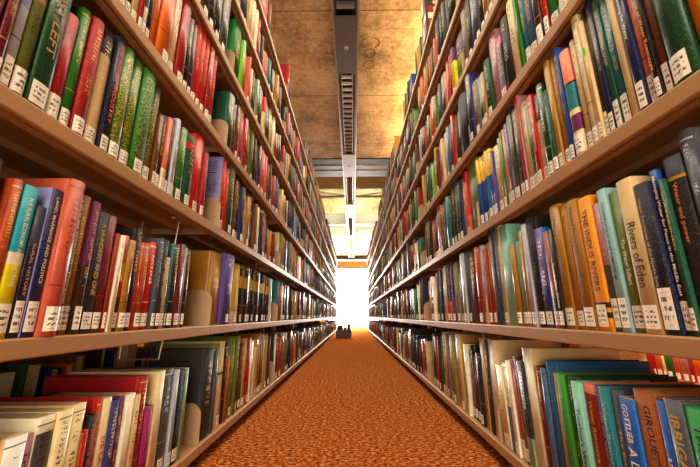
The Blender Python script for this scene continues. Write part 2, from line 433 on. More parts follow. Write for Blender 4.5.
def shelf_mesh(W):
    """local: x 0..W along the rack, y 0 (lip) .. DEP (back), z 0 = top of lip"""
    g = Geo()
    a, b = .0012, W - .0012
    # lip: rounded face, bottom flange, small return
    prof = [(0, -.0025), (.0008, -.0008), (.0025, 0), (DEP - .002, 0), (DEP - .002, -.002), (.0035, -.0022), (.0035, -LIP + .002), (.008, -LIP + .002),
            (.008, -LIP), (.0022, -LIP), (.0006, -LIP + .0008), (0, -LIP + .0022)]
    g.prism(prof, 'x', a, b)
    # second stiffening rail behind the lip, and the back flange
    g.prism([(.014, -.0022), (.0155, -.0022), (.0155, -LIP + .002), (.026, -LIP + .002), (.026, -.0022), (.0275, -.0022), (.0275, -LIP), (.014, -LIP)], 'x', a, b)
    g.box(a, b, .12, .135, -.016, -.0022)
    g.box(a, b, DEP - .004, DEP - .002, -LIP, 0)
    return g
def bracket_mesh():
    g = Geo(); h = .105; r = .035; d0 = .006
    prof = [(DEP - .002, -.02), (DEP - .002, h + .06), (DEP - .06, h + .05), (DEP - .1, h)]
    prof += [(d0 + r - r * math.sin(a * PI / 12), h - r + r * math.cos(a * PI / 12)) for a in range(0, 7)]
    prof += [(d0, .0), (d0 + .002, -.02)]
    g.prism(prof, 'x', .001, .0035)
    return g
SIDE = {'left': (XL, PI / 2, 1), 'right': (XR, -PI / 2, -1)}
def build_rack(side, name, label):
    X, rz, sg = SIDE[side]
    root = empty(name, (X, 0, 0)); tag(root, label, 'bookcase')
    g = shelf_mesh(BW); sm = None; bmh = None
    for k, z in enumerate(TOP):
        for n in range(NB0, NB1):
            y0 = YB[side] + (n - 1) * BW
            o = Geo(); 
            if sm is None:
                sh = g.ob('shelf', MSH, root); sm = sh.data
            else:
                sh = bpy.data.objects.new('shelf', sm); C.objects.link(sh); sh.parent = root
            # left: x along +Y from y0; right: x along -Y from y0+BW
            sh.location = (0, y0 if sg > 0 else y0 + BW, z); sh.rotation_euler = (0, 0, rz)
            if bmh is None:
                b = bracket_mesh().ob('end_bracket', MSB, sh); bmh = b.data
            else:
                b = bpy.data.objects.new('end_bracket', bmh); C.objects.link(b); b.parent = sh
            b.location = (0 if sg > 0 else BW - .0045, 0, 0)
    D = DEP * sg * -1   # towards the back of the rack in world x relative to root
    for n in range(NB0, NB1 + 1):
        y = YB[side] + (n - 1) * BW
        x = -sg * DEP
        Geo().box(min(x, x - sg * .03), max(x, x - sg * .03), y - .02, y + .02, .0, TOP[-1] + .30).ob('upright', MSH, root)
        fx = -sg * .03
        f = Geo().rod((fx, y, 0), (fx, y, .012), .016, 12).rod((fx, y, .01), (fx, y, LEV[0] - .012), .009, 10).box(fx - .02, fx + .02, y - .012, y + .012, LEV[0] - .016, LEV[0] - .010)
        f.ob('levelling_foot', MFOOT, root)
    # back face of the double-sided rack: shelves for the neighbouring aisle
    for k, z in enumerate(TOP):
        if sm is not None:
            g2 = Geo(); x0 = -sg * (DEP + .03); x1 = -sg * (2 * DEP + .03)
            g2.box(min(x0, x1), max(x0, x1), YB[side] + (NB0 - 1) * BW, YB[side] + (NB1 - 1) * BW, z - .003, z)
            g2.box(min(x1, x1 + sg * .003), max(x1, x1 + sg * .003), YB[side] + (NB0 - 1) * BW, YB[side] + (NB1 - 1) * BW, z - LIP, z)
            g2.ob('rear_shelf', MSH, root)
build_rack('left', 'library_rack', 'long tan steel book rack with seven shelves along the left side of the aisle')
build_rack('right', 'library_rack', 'long tan steel book rack with seven shelves along the right side of the aisle')

# wires hanging under shelves
MW = simple('wire_steel', '#b59a78', .35, .7, .2, 60)
def wire(side, k, px, label, plate=True, dep=.1, drop=.08):
    X, rz, sg = SIDE[side]
    y = y_at(px, X - sg * dep, TOP[k] - .03); z = TOP[k] - .018
    root = empty('wire_book_support', (X - sg * dep, y, z)); tag(root, label, 'book support')
    Geo().box(-.006, .006, -.03, .03, -.006, 0).ob('sliding_clip', MSB, root)
    Geo().rod((0, .0, -.004), (-sg * .005, .0, -drop), .0018).rod((-sg * .005, .0, -drop), (-sg * .10, 0, -drop), .0018).rod((-sg * .1, 0, -drop), (-sg * .1, 0, -.004), .0018).ob('wire', MW, root)
wire('left', 2, 179, 'bent wire book support hanging over the second shelf of the left rack, first bay', dep=.05)
wire('left', 1, 163, 'bent wire book support hanging over the bottom shelf of the left rack, first bay', dep=.04, drop=.055)
wire('left', 2, 257, 'bent wire book support hanging over the second shelf of the left rack, second bay', dep=.05, drop=.055)
wire('right', 1, 499, 'bent wire book support hanging over the right bottom shelf beside the white glossy book', dep=.09, drop=.055)
wire('right', 1, 482, 'bent wire book support hanging over the bottom shelf of the right rack, second bay', dep=.03, drop=.03)

# ------------------------------------------------------------------ books
NS = 6
def book_geo(W, H, D, sp, rnd, seg=NS):
    """returns polygons per part; each polygon = (points, rgba, ink rgba, uv list, uv2 list, smooth)"""
    hard = sp.get('k', 'h') == 'h'
    t = min(.0026, W * .14) if hard else min(.0009, W * .1)
    b = min(.2 * W, .0055) if hard else min(.05 * W, .001)
    if sp.get('t'): b = min(.07 * W, .0022)
    def arc(u): return b * (2 * u - 1) ** 2
    n = seg
    out = [(0, D), (0, b + .008), (.0011 if hard else 0, b + .004)]
    us = [i / n for i in range(n + 1)]
    out += [(.0004 + u * (W - .0008), arc(u)) for u in us]
    out += [(W - (.0011 if hard else 0), b + .004), (W, b + .008), (W, D)]
    s0, s1 = 3, 3 + n
    inn = [(min(max(x, t), W - t), y if y > b + .007 else y + t) for x, y in out]
    zs = [0.0]; cols = []
    zones = sp.get('z') or [(1.0, sp['c'])]
    for fr_, c in zones: zs.append(fr_ * H); cols.append(bl(c))
    zs[-1] = H
    kind = sp.get('ink', 'text' if W > .011 else 'none')
    al = {'text': 1.0, 'orn': .4, 'none': 0.0}[kind]
    if sp.get('t'): al = 0.0
    ic = lin(PAL[sp.get('tc') or ('gold' if sum(cols[-1][:3]) < .9 else 'chocolate')])
    ink = ic[:3] + (al,)
    inkc = lin(PAL[sp.get('cti', 'navy')])[:3] + (.66 if sp.get('ct') else 0.0,)
    cc = bl(sp['cc']) if sp.get('cc') else None
    cover = []
    m = len(out); vr = (0, rnd)
    for zi in range(len(cols)):
        za, zb = zs[zi], zs[zi + 1]
        for i in range(m - 1):
            p, q = out[i], out[i + 1]
            spine = s0 <= i < s1
            c = cols[zi] if (spine or cc is None) else cc
            if spine:
                ua, ub = (i - s0) / n, (i - s0 + 1) / n; ik = ink; f = W
            else:
                ua, ub = 2 + p[1] / D, 2 + q[1] / D; ik = inkc; f = .03
                if i > s1: ua, ub = 2 + (1 - p[1] / D), 2 + (1 - q[1] / D)
            cover.append(([(p[0], p[1], za), (q[0], q[1], za), (q[0], q[1], zb), (p[0], p[1], zb)], c, ik,
                          [(ua, za / f), (ub, za / f), (ub, zb / f), (ua, zb / f)], [(za / H, rnd), (za / H, rnd), (zb / H, rnd), (zb / H, rnd)], spine))
    no = (0, 0, 0, 0); z4 = [(-1, 0)] * 4; r4 = [(0, rnd)] * 4
    for i in range(m - 1):
        p, q, pi, qi = out[i], out[i + 1], inn[i], inn[i + 1]
        cT = cols[-1] if cc is None or s0 <= i < s1 else cc; cB = cols[0] if cc is None or s0 <= i < s1 else cc
        cover.append(([(p[0], p[1], H), (q[0], q[1], H), (qi[0], qi[1], H), (pi[0], pi[1], H)], cT, no, z4, r4, False))
        cover.append(([(p[0], p[1], 0), (pi[0], pi[1], 0), (qi[0], qi[1], 0), (q[0], q[1], 0)], cB, no, z4, r4, False))
        cover.append(([(pi[0], pi[1], 0), (pi[0], pi[1], H), (qi[0], qi[1], H), (qi[0], qi[1], 0)], cT, no, z4, r4, False))
    for e, ei in ((out[0], inn[0]), (out[-1], inn[-1])):
        cover.append(([(e[0], e[1], 0), (e[0], e[1], H), (ei[0], ei[1], H), (ei[0], ei[1], 0)], cols[0], no, z4, r4, False))
    g = .003 if hard else .0002
    x0, x1, y0, y1, za, zb = t + .0001, W - t - .0001, b + t + .0006, D - g, g, H - g
    V = [(x, y, z) for z in (za, zb) for x, y in ((x0, y0), (x1, y0), (x1, y1), (x0, y1))]
    pages = [([V[i] for i in q], (1, 1, 1, 1), no, z4, r4, False) for q in ((0, 3, 2, 1), (4, 5, 6, 7), (0, 1, 5, 4), (1, 2, 6, 5), (2, 3, 7, 6), (3, 0, 4, 7))]
    label = []
    if sp.get('l', 1):
        lw = min(W * .86, .024); cu = sp.get('lu', .5); ca = max(.07, cu - lw / W / 2); cb = min(.93, ca + lw / W)
        if ca + lw / W > .93: ca = max(.07, .93 - lw / W)
        lh = sp.get('lh', .030) * .88; l0 = sp.get('lz', .007)
        k = 3
        for i in range(k):
            ua = ca + (cb - ca) * i / k; ub = ca + (cb - ca) * (i + 1) / k
            pa = (.0004 + ua * (W - .0008), arc(ua) - .0005); pb = (.0004 + ub * (W - .0008), arc(ub) - .0005)
            label.append(([(pa[0], pa[1], l0), (pb[0], pb[1], l0), (pb[0], pb[1], l0 + lh), (pa[0], pa[1], l0 + lh)], (1, 1, 1, 1), no,
                          [(i / k, 0), ((i + 1) / k, 0), ((i + 1) / k, 1), (i / k, 1)], r4, False))
        if sp.get('dot'):
            z0 = sp.get('dz', l0 + lh + .012); ca, cb = .12, .88
            pa = (.0004 + ca * (W - .0008), arc(ca) - .0007); pb = (.0004 + cb * (W - .0008), arc(cb) - .0007)
            sp['_dot'] = [([(pa[0], pa[1], z0), (pb[0], pb[1], z0), (pb[0], pb[1], z0 + .016), (pa[0], pa[1], z0 + .016)], lin(PAL['neon']), no, z4, r4, False)]
    return cover, pages, label, b

def polys_to_mesh(me, plist):
    """plist: list of (polygons, material index, matrix or None)"""
    verts, faces, cols, inks, uva, uvb, mi, smo = [], [], [], [], [], [], [], []
    for polys, k, mx in plist:
        d = {}
        for pts, c, ik, ua, ub, sm in polys:
            f = []
            for p in pts:
                key = (round(p[0], 5), round(p[1], 5), round(p[2], 5))
                if key not in d:
                    d[key] = len(verts)
                    verts.append(tuple(mx @ Vector(p)) if mx else p)
                f.append(d[key])
            if len(set(f)) < 3: continue
            faces.append(f); mi.append(k); smo.append(sm)
            for q in range(len(f)):
                cols += c; inks += ik; uva += ua[q]; uvb += ub[q]
    me.from_pydata(verts, [], faces)
    a = me.attributes.new('Col', 'FLOAT_COLOR', 'CORNER'); a.data.foreach_set('color', cols)
    a = me.attributes.new('Ink', 'FLOAT_COLOR', 'CORNER'); a.data.foreach_set('color', inks)
    for nm, dd in (('UVMap', uva), ('UVTwo', uvb)):
        l = me.uv_layers.new(name=nm); l.data.foreach_set('uv', dd)
    me.polygons.foreach_set('material_index', mi); me.polygons.foreach_set('use_smooth', smo)
    me.update()

def title_mesh(root, text, W, H, b, ink, size, top, length, cu=.5):
    cu_ = bpy.data.curves.new('spine_title', 'FONT'); cu_.body = text; cu_.size = 1; cu_.resolution_u = 2; cu_.offset = .012
    tmp = bpy.data.objects.new('tmp', cu_); C.objects.link(tmp)
    dg = bpy.context.evaluated_depsgraph_get(); dg.update()
    me = bpy.data.meshes.new_from_object(tmp.evaluated_get(dg)); bpy.data.objects.remove(tmp); bpy.data.curves.remove(cu_)
    xs = [v.co.x for v in me.vertices]; ys = [v.co.y for v in me.vertices]
    x0, x1, y0, y1 = min(xs), max(xs), min(ys), max(ys)
    L = length * H; S = size * W
    for v in me.vertices:
        tx = (v.co.x - x0) / (x1 - x0) * L; ty = ((v.co.y - y0) / (y1 - y0) - .5) * S
        x = W * cu + ty; u = min(max(x / W, 0), 1)
        v.co = (x, b * (2 * u - 1) ** 2 - .0011, H * (1 - top) - tx)
    me.materials.clear(); me.materials.append(inkm(ink)); me.update()
    o = bpy.data.objects.new('spine_title', me); C.objects.link(o); o.parent = root
    return o

ROWS = {}     # (side, level, bay) -> list of book records, in order away from the photographer
def add(side, k, n, Y0, Y1, H, sp):
    if k < 6: H = min(H, TOP[k + 1] - TOP[k] - LIP - (.012 if sp.get('tilt') else .002))
    D = sp.get('D') or min(.205, max(.12, H * random.uniform(.66, .8)))
    r = dict(side=side, k=k, n=n, Y0=Y0, Y1=Y1, H=H, D=D, sp=sp, rnd=random.random(), out=sp.get('out', random.uniform(-.013, .004)))
    ROWS.setdefault((side, k, n), []).append(r); return r
def spine_x(side, out=0):
    X, rz, sg = SIDE[side]; return X - sg * (.010 - out)

def hand(side, k, start, items, n=0, byheight=False, refy=None):
    """photo-measured books of the near bay, listed away from the photographer: (far edge px, top px or height, colour, options)"""
    X = spine_x(side); 
    def Yof(px):
        if refy: return on_plane(px, refy, X)[0]
        return y_at(px, X, TOP[k])
    ya = Yof(start); Ys = ya; E_ = YB[side] + n * BW - (.018 if items[-1][3:] and items[-1][3].get('tilt') else .004); Ye = Yof(items[-1][0])
    fix = lambda y_: y_ if Ye <= E_ else Ys + (y_ - Ys) * (E_ - Ys) / (Ye - Ys)
    for it in items:
        px, top, c = it[:3]; sp = dict(it[3]) if len(it) > 3 else {}
        yb = fix(Yof(px)); sp['c'] = c
        sp.setdefault('out', random.uniform(-.004, .003))
        if top < 1: H = top
        else: H = z_at(top, X, (ya + yb) / 2) - TOP[k]
        H = min(max(H, .1), .275)
        if len(it) < 4 or it[3].get('skip') is None:
            add(side, k, n, ya + .0004, yb - .0004, H, sp)
        ya = yb
# ---- left rack, third shelf
O = dict
hand('left', 2, -3, [(8, .25, 'lavender', O(k='p', z=[(.5, 'silver'), (1, 'lavender')], lh=.045)),
    (24.5, .262, 'olive', O(z=[(.58, 'olive'), (1, 'ochre')], tc='chocolate', lh=.04)),
    (45.4, .268, 'forest', O(t='LOST LEFT', tc='camel', ts=.45, cu=.5, tt=.17, tl=.5, lh=.038, D=.2)),
    (60, 17, 'red', O(tc='maroon', ink='orn', lh=.04)), (71, 12, 'green', O(tc='gold')), (84, 22, 'crimson', O(tc='amber')),
    (98.5, 34, 'beige', O(z=[(.1, 'black'), (.78, 'beige'), (1, 'black')], tc='beige')),
    (107, 40, 'midnight', O(t='THE RISE OF INDUSTRY', tc='scarlet', ts=.45, tt=.05, tl=.7, k='p')),
    (119, 51, 'green', O(ink='orn', tc='gold')), (129.5, 63, 'green', O(ink='orn', tc='gold')),
    (143, 74, 'green', O(ink='orn', tc='khaki')), (151, 90, 'forest', O(ink='orn', tc='gold')),
    (155, 116, 'brown', O(k='p')), (160, 117, 'chocolate'), (164, 119, 'scarlet', O(z=[(.3, 'ivory'), (1, 'coral')], k='p')),
    (167.5, 120, 'brown'), (171, 120, 'silver', O(k='p')), (174.5, 126, 'maroon'), (181.5, 130, 'green', O(tc='gold')),
    (190, 138, 'pine', O(z=[(.8, 'pine'), (.9, 'scarlet'), (1, 'pine')])), (199, 138, 'scarlet', O(tc='red')), (203, 154, 'crimson')])
# ---- left rack, fourth shelf
hand('left', 3, 118, [(125, .24, 'red'), (131, .24, 'charcoal'), (137, .235, 'cream', O(k='p')), (141, .24, 'crimson'), (145, .24, 'ivory', O(z=[(.3, 'ivory'), (1, 'navy')])), (149, .235, 'navy', O(k='p')),
    (156, .25, 'orange', O(l=0)), (168, .25, 'coral', O(z=[(1, 'orange')], lu=.6)), (175, .238, 'cream', O(z=[(1, 'lemon')][:0] or [(1, 'cream')], l=1)), (183, 5, 'crimson', O(tc='maroon')),
    (187.5, 18, 'black', O(tc='gold')), (191, 24, 'charcoal'), (196, 25, 'red'), (200, 32, 'scarlet'), (204, 40, 'red'), (208, 48, 'crimson'), (211.5, 56, 'red')])
# ---- left rack, fifth shelf
hand('left', 4, 190, [(196, .24, 'brown'), (201, .25, 'navy'), (208, .245, 'chocolate'), (213, .245, 'black'), (219, .25, 'black', O(dot=1)), (225, .255, 'slate', O(k='p'))])
# ---- left rack, second shelf
hand('left', 1, -26, [(-12, .2, 'rust', O(D=.17)), (6, 187, 'turquoise', O(z=[(.46, 'lemon'), (.54, 'ivory'), (1, 'turquoise')], t='THE RURAL ECONOMY AND THE STATE', tc='ivory', ts=.28, tt=.08, tl=.6, D=.2, k='p', lh=.04)),
    (18, 207, 'midnight', O(t='RURAL HISTORY', tc='salmon', ts=.3, tt=.3, tl=.4, lh=.045)),
    (32.5, 190, 'navy', O(cc='lavender', t='LAND, MARRIAGE AND POLITICS', tc='ivory', ts=.3, tt=.06, tl=.6, k='p', lh=.045, out=.002, D=.19)),
    (51, 182, 'terracotta', O(out=.012, tc='maroon', D=.205, lh=.038, lu=.6, rules=1)),
    (58.5, 196, 'black', O(t='Left in the Wilderness   Thompson', tc='cream', ts=.5, tt=.04, tl=.75, lh=.04, k='p')),
    (69, 197, 'camel', O(lh=.04)), (78, 203, 'plum', O(z=[(.5, 'chocolate'), (1, 'plum')], lh=.04)),
    (90, 213, 'charcoal', O(t='A HUNDRED AND ONE', tc='gold', ts=.35, tt=.1, tl=.6)), (100, 217, 'maroon', O(tc='crimson')), (105, 234, 'brick'),
    (110, 236, 'ivory', O(k='p', l=0)), (116, 236, 'scarlet', O(z=[(.35, 'black'), (.5, 'scarlet'), (.7, 'yellow'), (1, 'coral')], k='p')),
    (124, 241, 'camel', O(tc='chocolate')), (130, 229, 'black', O(t='LIFE TIMES', tc='gold', ts=.55, tt=.04, tl=.4, D=.2)), (134, 243, 'red', O(l=0)),
    (141.5, 244, 'rust'), (149.5, 243, 'red', O(tc='ivory')), (154, 239, 'slate', O(tc='silver', D=.2)), (158.6, 241, 'charcoal', O(D=.2)), (163.7, 258, 'beige'),
    (166, 244, 'teal', O(k='p')), (172, 245, 'black'), (177, 245, 'maroon', O(k='p')), (181, 248, 'silver', O(k='p', ink='none')), (184.5, 250, 'black')])
# ---- left rack, bottom shelf
hand('left', 0, -30, [(0, 440, 'beige'), (22, 437, 'white', O(k='p', cc='beige', ct=1, l=0)), (32, 434, 'rose', O(t='Tristan', tc='plum', ts=.5, tt=.1, tl=.3, l=0, k='p', cc='ivory')),
    (50, 416, 'ivory', O(k='p', l=0, z=[(.6, 'ivory'), (.9, 'slate'), (1, 'ivory')], cc='ivory')),
    (64, 410, 'cream', O(k='p', l=0)), (77, 404, 'yellow', O(z=[(1, 'cream')], k='p', cc='beige', ct=1, l=0, D=.2)), (80, 434, 'rust', O(l=0, k='p')), (82, 430, 'red', O(l=0, k='p')), (90, 415, 'black', O(t='Histoire et les mots', tc='scarlet', ts=.4, tt=.08, tl=.6, l=0)),
    (95, 398, 'red', O(l=0, D=.2)), (104, 398, 'cream', O(t='DE LA GAUCHE', tc='crimson', ts=.4, tt=.3, tl=.55, k='p', l=0)),
    (112.5, 400, 'blue', O(z=[(1, 'indigo')], l=0, tc='gold')), (118, 395, 'violet', O(z=[(1, 'plum')], l=0, k='p')), (126, 394, 'ivory', O(k='p', l=0, ink='none')), (133, 395, 'beige', O(l=0)), (141, 376, 'brick', O(D=.205, z=[(1, 'crimson')])),
    (148.5, 406, 'magenta', O(tc='plum', l=0)), (156, 371, 'cream', O(k='p', ink='none', l=0, D=.205)), (167, 369, 'steel', O(z=[(1, 'slate')], tc='silver', D=.2)), (170.5, 370, 'silver', O(k='p', ink='none')),
    (177, 370, 'black', O(t='HISTORICAL STUDIES', tc='teal', ts=.5, tt=.1, tl=.6)), (180, 368, 'sage', O(k='p', l=0))], refy=460)
# ---- right rack, third shelf
hand('right', 2, 735, [(700, .25, 'amber', O(l=1, tc='orange')), (670, .262, 'forest', O(cc='forest', lu=.3, lh=.04, ink='none', D=.2, out=.004)),
    (661, .25, 'rose', O(z=[(1, 'brown')], k='p', lh=.045)), (654, .255, 'black', O(t='Use and Conservation of Water Resources', tc='amber', ts=.55, tt=.0, tl=.82, k='p', lh=.03)),
    (645, .25, 'salmon', O(k='p', lh=.045)), (635, .25, 'navy', O(t='Guide to Planning for Water', tc='ivory', ts=.4, tt=.02, tl=.5, lh=.045, k='p')),
    (625, .26, 'beige', O(ink='none', l=0)), (616, .262, 'teal', O(lh=.05, k='p')), (609, .262, 'pine', O(lh=.05, k='p')), (603, .26, 'navy', O(lh=.035, k='p')),
    (598.5, .255, 'black', O(k='p', lh=.045)), (594, .235, 'beige', O(dot=1, k='p', dz=.165)), (586, 14, 'cream', O(D=.2, tc='brown')), (578.5, .225, 'beige', O(tc='brown')),
    (568, 53, 'mint', O(z=[(.22, 'cream'), (.37, 'plum'), (.42, 'cream'), (.66, 'teal'), (.68, 'black'), (1, 'salmon')], ink='none', lh=.04, lu=.4)),
    (563, 50, 'blue', O(cc='blue')), (557, 59, 'camel', O(lh=.03)), (552, 63, 'tan', O(k='p', l=1)), (546.5, 92, 'pine', O(lh=.03, tc='mint')), (540, 86, 'forest', O(tc='ivory', lh=.03)),
    (535, 97, 'cream', O(z=[(.7, 'ivory'), (1, 'black')], tc='scarlet', k='p')), (530, 97, 'red', O(k='p', tc='ivory')), (526.5, 103, 'emerald', O(k='p')), (521, 104, 'beige', O(k='p')), (518, 88, 'crimson', O(cc='rose', D=.2)),
    (513.5, 110, 'slate', O(k='p')), (508, 110, 'black', O(ink='orn', tc='khaki', k='p')), (504.5, 125, 'navy', O(ink='orn', tc='coral', k='p', cc='azure')), (501.5, 130, 'salmon', O(k='p')), (499.5, 133, 'green', O(k='p', l=0)),
    (496, 139, 'tan', O(z=[(1, 'khaki')])), (490.5, 147, 'cream', O(tc='black', ink='orn')), (488.5, 152, 'lavender', O(z=[(1, 'violet')])),
    (485.4, 150, 'blue', O(z=[(.62, 'blue'), (1, 'yellow')])), (482.3, 152, 'blue', O(z=[(.62, 'azure'), (1, 'yellow')])), (479.3, 155, 'blue', O(z=[(.62, 'blue'), (1, 'yellow')])), (476.3, 158, 'blue', O(z=[(.62, 'blue'), (1, 'yellow')])), (473, 161, 'blue', O(z=[(.62, 'blue'), (1, 'yellow')]))])
# ---- right rack, fourth shelf
hand('right', 3, 577, [(568, .24, 'maroon'), (560, .25, 'ivory', O(k='p')), (556, .24, 'tan'), (546, .25, 'emerald', O(tc='ivory', l=1)), (540, .235, 'red', O(lh=.05)), (533, .24, 'black', O(z=[(1, 'chocolate')], lh=.05)), (524.5, .25, 'blue', O(z=[(1, 'steel')])), (518, .25, 'teal', O(lh=.045)),
    (515.5, .23, 'green', O(l=0, k='p')), (507, 2, 'cream', O(l=0, tc='brown')), (499.5, 20, 'black', O(tc='silver', l=0)), (493, 39, 'indigo', O(z=[(.2, 'magenta'), (.84, 'midnight'), (1, 'magenta')], k='p')), (485.5, 35, 'rose', O(cc='rose', D=.2, l=0)),
    (480, 62, 'forest', O(tc='mint')), (477, 74, 'tan', O(k='p')), (473.5, 78, 'pine', O(z=[(1, 'teal')], k='p')), (467.5, 83, 'grey', O(l=1)), (463, 77, 'navy', O(out=.008, cc='indigo', D=.2))])
# ---- right rack, fifth shelf
hand('right', 4, 518, [(512, .24, 'brown'), (506, .25, 'grey'), (500, .24, 'beige', O(k='p')), (495, .24, 'camel'), (490, .235, 'beige', O(k='p')), (485, .235, 'khaki', O(k='p')), (480, .24, 'ochre', O(k='p')), (475.5, .245, 'black'), (471, .24, 'slate', O(tc='silver')), (466.5, .245, 'steel'), (462, .24, 'charcoal'), (457.5, .24, 'grey')])
# ---- right rack, second shelf
hand('right', 1, 745, [(725, .25, 'slate', O(tc='silver')), (701, 157, 'slate', O(z=[(.86, 'charcoal'), (.88, 'gold'), (1, 'slate')], t='Water and power', tc='amber', ts=.3, tt=.16, tl=.35, cu=.4, D=.2)),
    (694, 180, 'forest', O(z=[(1, 'pine')], t='WATERSHED', tc='gold', ts=.4, tt=.08, tl=.4, k='p')), (684, 171, 'navy', O(z=[(.88, 'navy'), (1, 'blue')], t='Managing Water for Peace in the Middle East', tc='ivory', ts=.5, tt=.04, tl=.74, k='p', lh=.04)),
    (666, 184, 'navy', O(lu=.3, lh=.06, t='Water Resources of the Middle East', tc='camel', ts=.22, tt=.1, tl=.6, cu=.3, z=[(1, 'midnight')], cc='navy')), (646, 180, 'beige', O(t='Rivers of Eden', tc='chocolate', ts=.5, tt=.3, tl=.42, lh=.036, lu=.4, D=.2)),
    (631.5, 192, 'moss', O(z=[(1, 'moss')], t='The Water Sellers', tc='ivory', ts=.32, tt=.36, tl=.32, lh=.036, k='p', cc='lime')), (621, 190, 'mint', O(z=[(1, 'aqua')], t='CONSERVATION AND SYMPOSIUM', tc='black', ts=.3, tt=.1, tl=.55, lh=.05, D=.19)),
    (613, 204, 'steel', O(z=[(.5, 'slate'), (1, 'rose')], k='p', lh=.05)), (597, 198, 'orange', O(z=[(.12, 'black'), (.15, 'orange'), (.19, 'black'), (.22, 'orange'), (1, 'camel')][:0] or [(.09, 'amber'), (.13, 'black'), (.16, 'amber'), (.2, 'black'), (1, 'amber')], t='THE INDUS RIVERS', tc='chocolate', ts=.36, tt=.1, tl=.62, lh=.04, lu=.4, D=.19)),
    (584.5, 201, 'gold', O(z=[(1, 'camel')], t='Past and Future Resources of', tc='chocolate', ts=.25, tt=.06, tl=.55, lh=.036)), (576, 205, 'ochre', O(t='Past and Future Resources of the', tc='chocolate', ts=.25, tt=.1, tl=.6)), (565.5, 206, 'camel', O(t='Past and Future Resources of', tc='chocolate', ts=.25, tt=.12, tl=.55, lh=.036)),
    (560.5, 230, 'black', O(t='Towards Water Wisdom', tc='ivory', ts=.5, tt=.35, tl=.45, k='p')), (553, 232, 'scarlet', O(z=[(.12, 'scarlet'), (.3, 'black'), (1, 'rust')], tc='maroon', t='Water', ts=.3, tt=.3, tl=.25)), (544, 229, 'lavender', O(z=[(.4, 'indigo'), (1, 'violet')], tc='ivory', k='p', cc='azure')),
    (536, 218, 'black', O(tc='slate', cc='black', D=.2)), (531.5, 225, 'silver', O(k='p', ink='none')), (528, 231, 'camel', O(k='p')), (520.5, 242, 'moss', O(z=[(1, 'sage')], tc='olive')), (515, 245, 'camel', O(ink='none')),
    (507, 226, 'teal', O(z=[(1, 'mint')], cc='mint', D=.2, l=0, ink='none', k='p')), (503, 226, 'salmon', O(z=[(1, 'beige')], k='p')), (499.5, 227, 'blue', O(z=[(1, 'steel')], k='p', l=0)), (496, 231, 'black', O(ink='orn', tc='silver', k='p', l=0)),
    (492, 243, 'rust'), (489, 249, 'brick')])
# ---- right rack, bottom shelf
hand('right', 0, 745, [(718, 415, 'teal', O(l=0)), (692, 409, 'emerald', O(z=[(.93, 'pine'), (.96, 'beige'), (1, 'pine')][:0] or [(1, 'emerald')], t='THE VALUE OF WATER', tc='black', ts=.3, tt=.08, tl=.8, l=0, D=.2)), (672, 400, 'charcoal', O(z=[(1, 'slate')], t='IRRIGATED LAND', tc='gold', ts=.45, tt=.08, tl=.7, l=0)), (663, 401, 'blue', O(t='IS Water', tc='ivory', ts=.4, tt=.3, tl=.4, l=0, cc='azure')),
    (639, 391, 'leather', O(t='GIROUETTES MARITIMES', tc='chocolate', ts=.3, tt=.08, tl=.8, cu=.55, D=.205, l=0)), (622.5, 398, 'blue', O(t='GOTTLIEB', tc='ivory', ts=.34, tt=.04, tl=.24, t2=('A LIFE OF WATER', .5, .31, .66), lt='lettered in big white capitals', cc='azure', k='p', l=0)),
    (614, 390, 'charcoal', O(z=[(1, 'slate')], t='The Economic Journal', tc='amber', ts=.4, tt=.25, tl=.65, l=0, D=.2)), (605.5, 387, 'teal', O(t='Water Resource Investment', tc='mint', ts=.35, tt=.1, tl=.8, l=0, D=.2)), (598, 386, 'steel', O(z=[(1, 'indigo')], t='Drought and water supply', tc='salmon', ts=.45, tt=.06, tl=.6, l=0)),
    (585.5, 384, 'brick', O(z=[(.93, 'brick'), (1, 'salmon')], t='Water Resource Development', tc='gold', ts=.35, tt=.12, tl=.8, l=0, D=.2)), (576.5, 382, 'mint', O(t="Tourism's Water", tc='black', ts=.45, tt=.2, tl=.5, l=0)), (569, 376, 'green', O(tc='lime', l=0, D=.2, z=[(1, 'forest')])),
    (560.5, 374, 'grass', O( t='Irrigation Vegetables', tc='blue', ts=.4, tt=.2, tl=.7, l=0, D=.2)), (557, 373, 'ochre', O(l=0, ink='none', D=.205)), (549.5, 361, 'ocean', O(D=.205, tc='navy', lz=.01)), (543.5, 368, 'teal', O(tc='navy', z=[(1, 'steel')])), (539, 366, 'maroon', O(l=0)),
    (530, 349, 'ivory', O(k='p', cc='beige', ink='none', D=.205, l=0, tilt=2.5, ct=0)), (524, 362, 'indigo', O(tc='ivory', lu=.5, z=[(.28, 'sage'), (1, 'midnight')], k='p', l=0, tilt=3)), (519.5, 357, 'maroon', O(z=[(1, 'chocolate')], t='The Troubled Coast', tc='amber', ts=.5, tt=.12, tl=.6, k='p', tilt=3)),
    (515, 360, 'brick', O(k='p', tilt=3, z=[(.2, 'ivory'), (1, 'crimson')], ink='none')), (511.5, 361, 'ivory', O(k='p', tilt=3, tc='grey')), (507, 364, 'azure', O(k='p', z=[(.5, 'azure'), (1, 'ivory')], tilt=3, l=0)), (500.5, 366, 'ivory', O(k='p', z=[(1, 'cream')], tilt=3, tc='grey'))], refy=460)

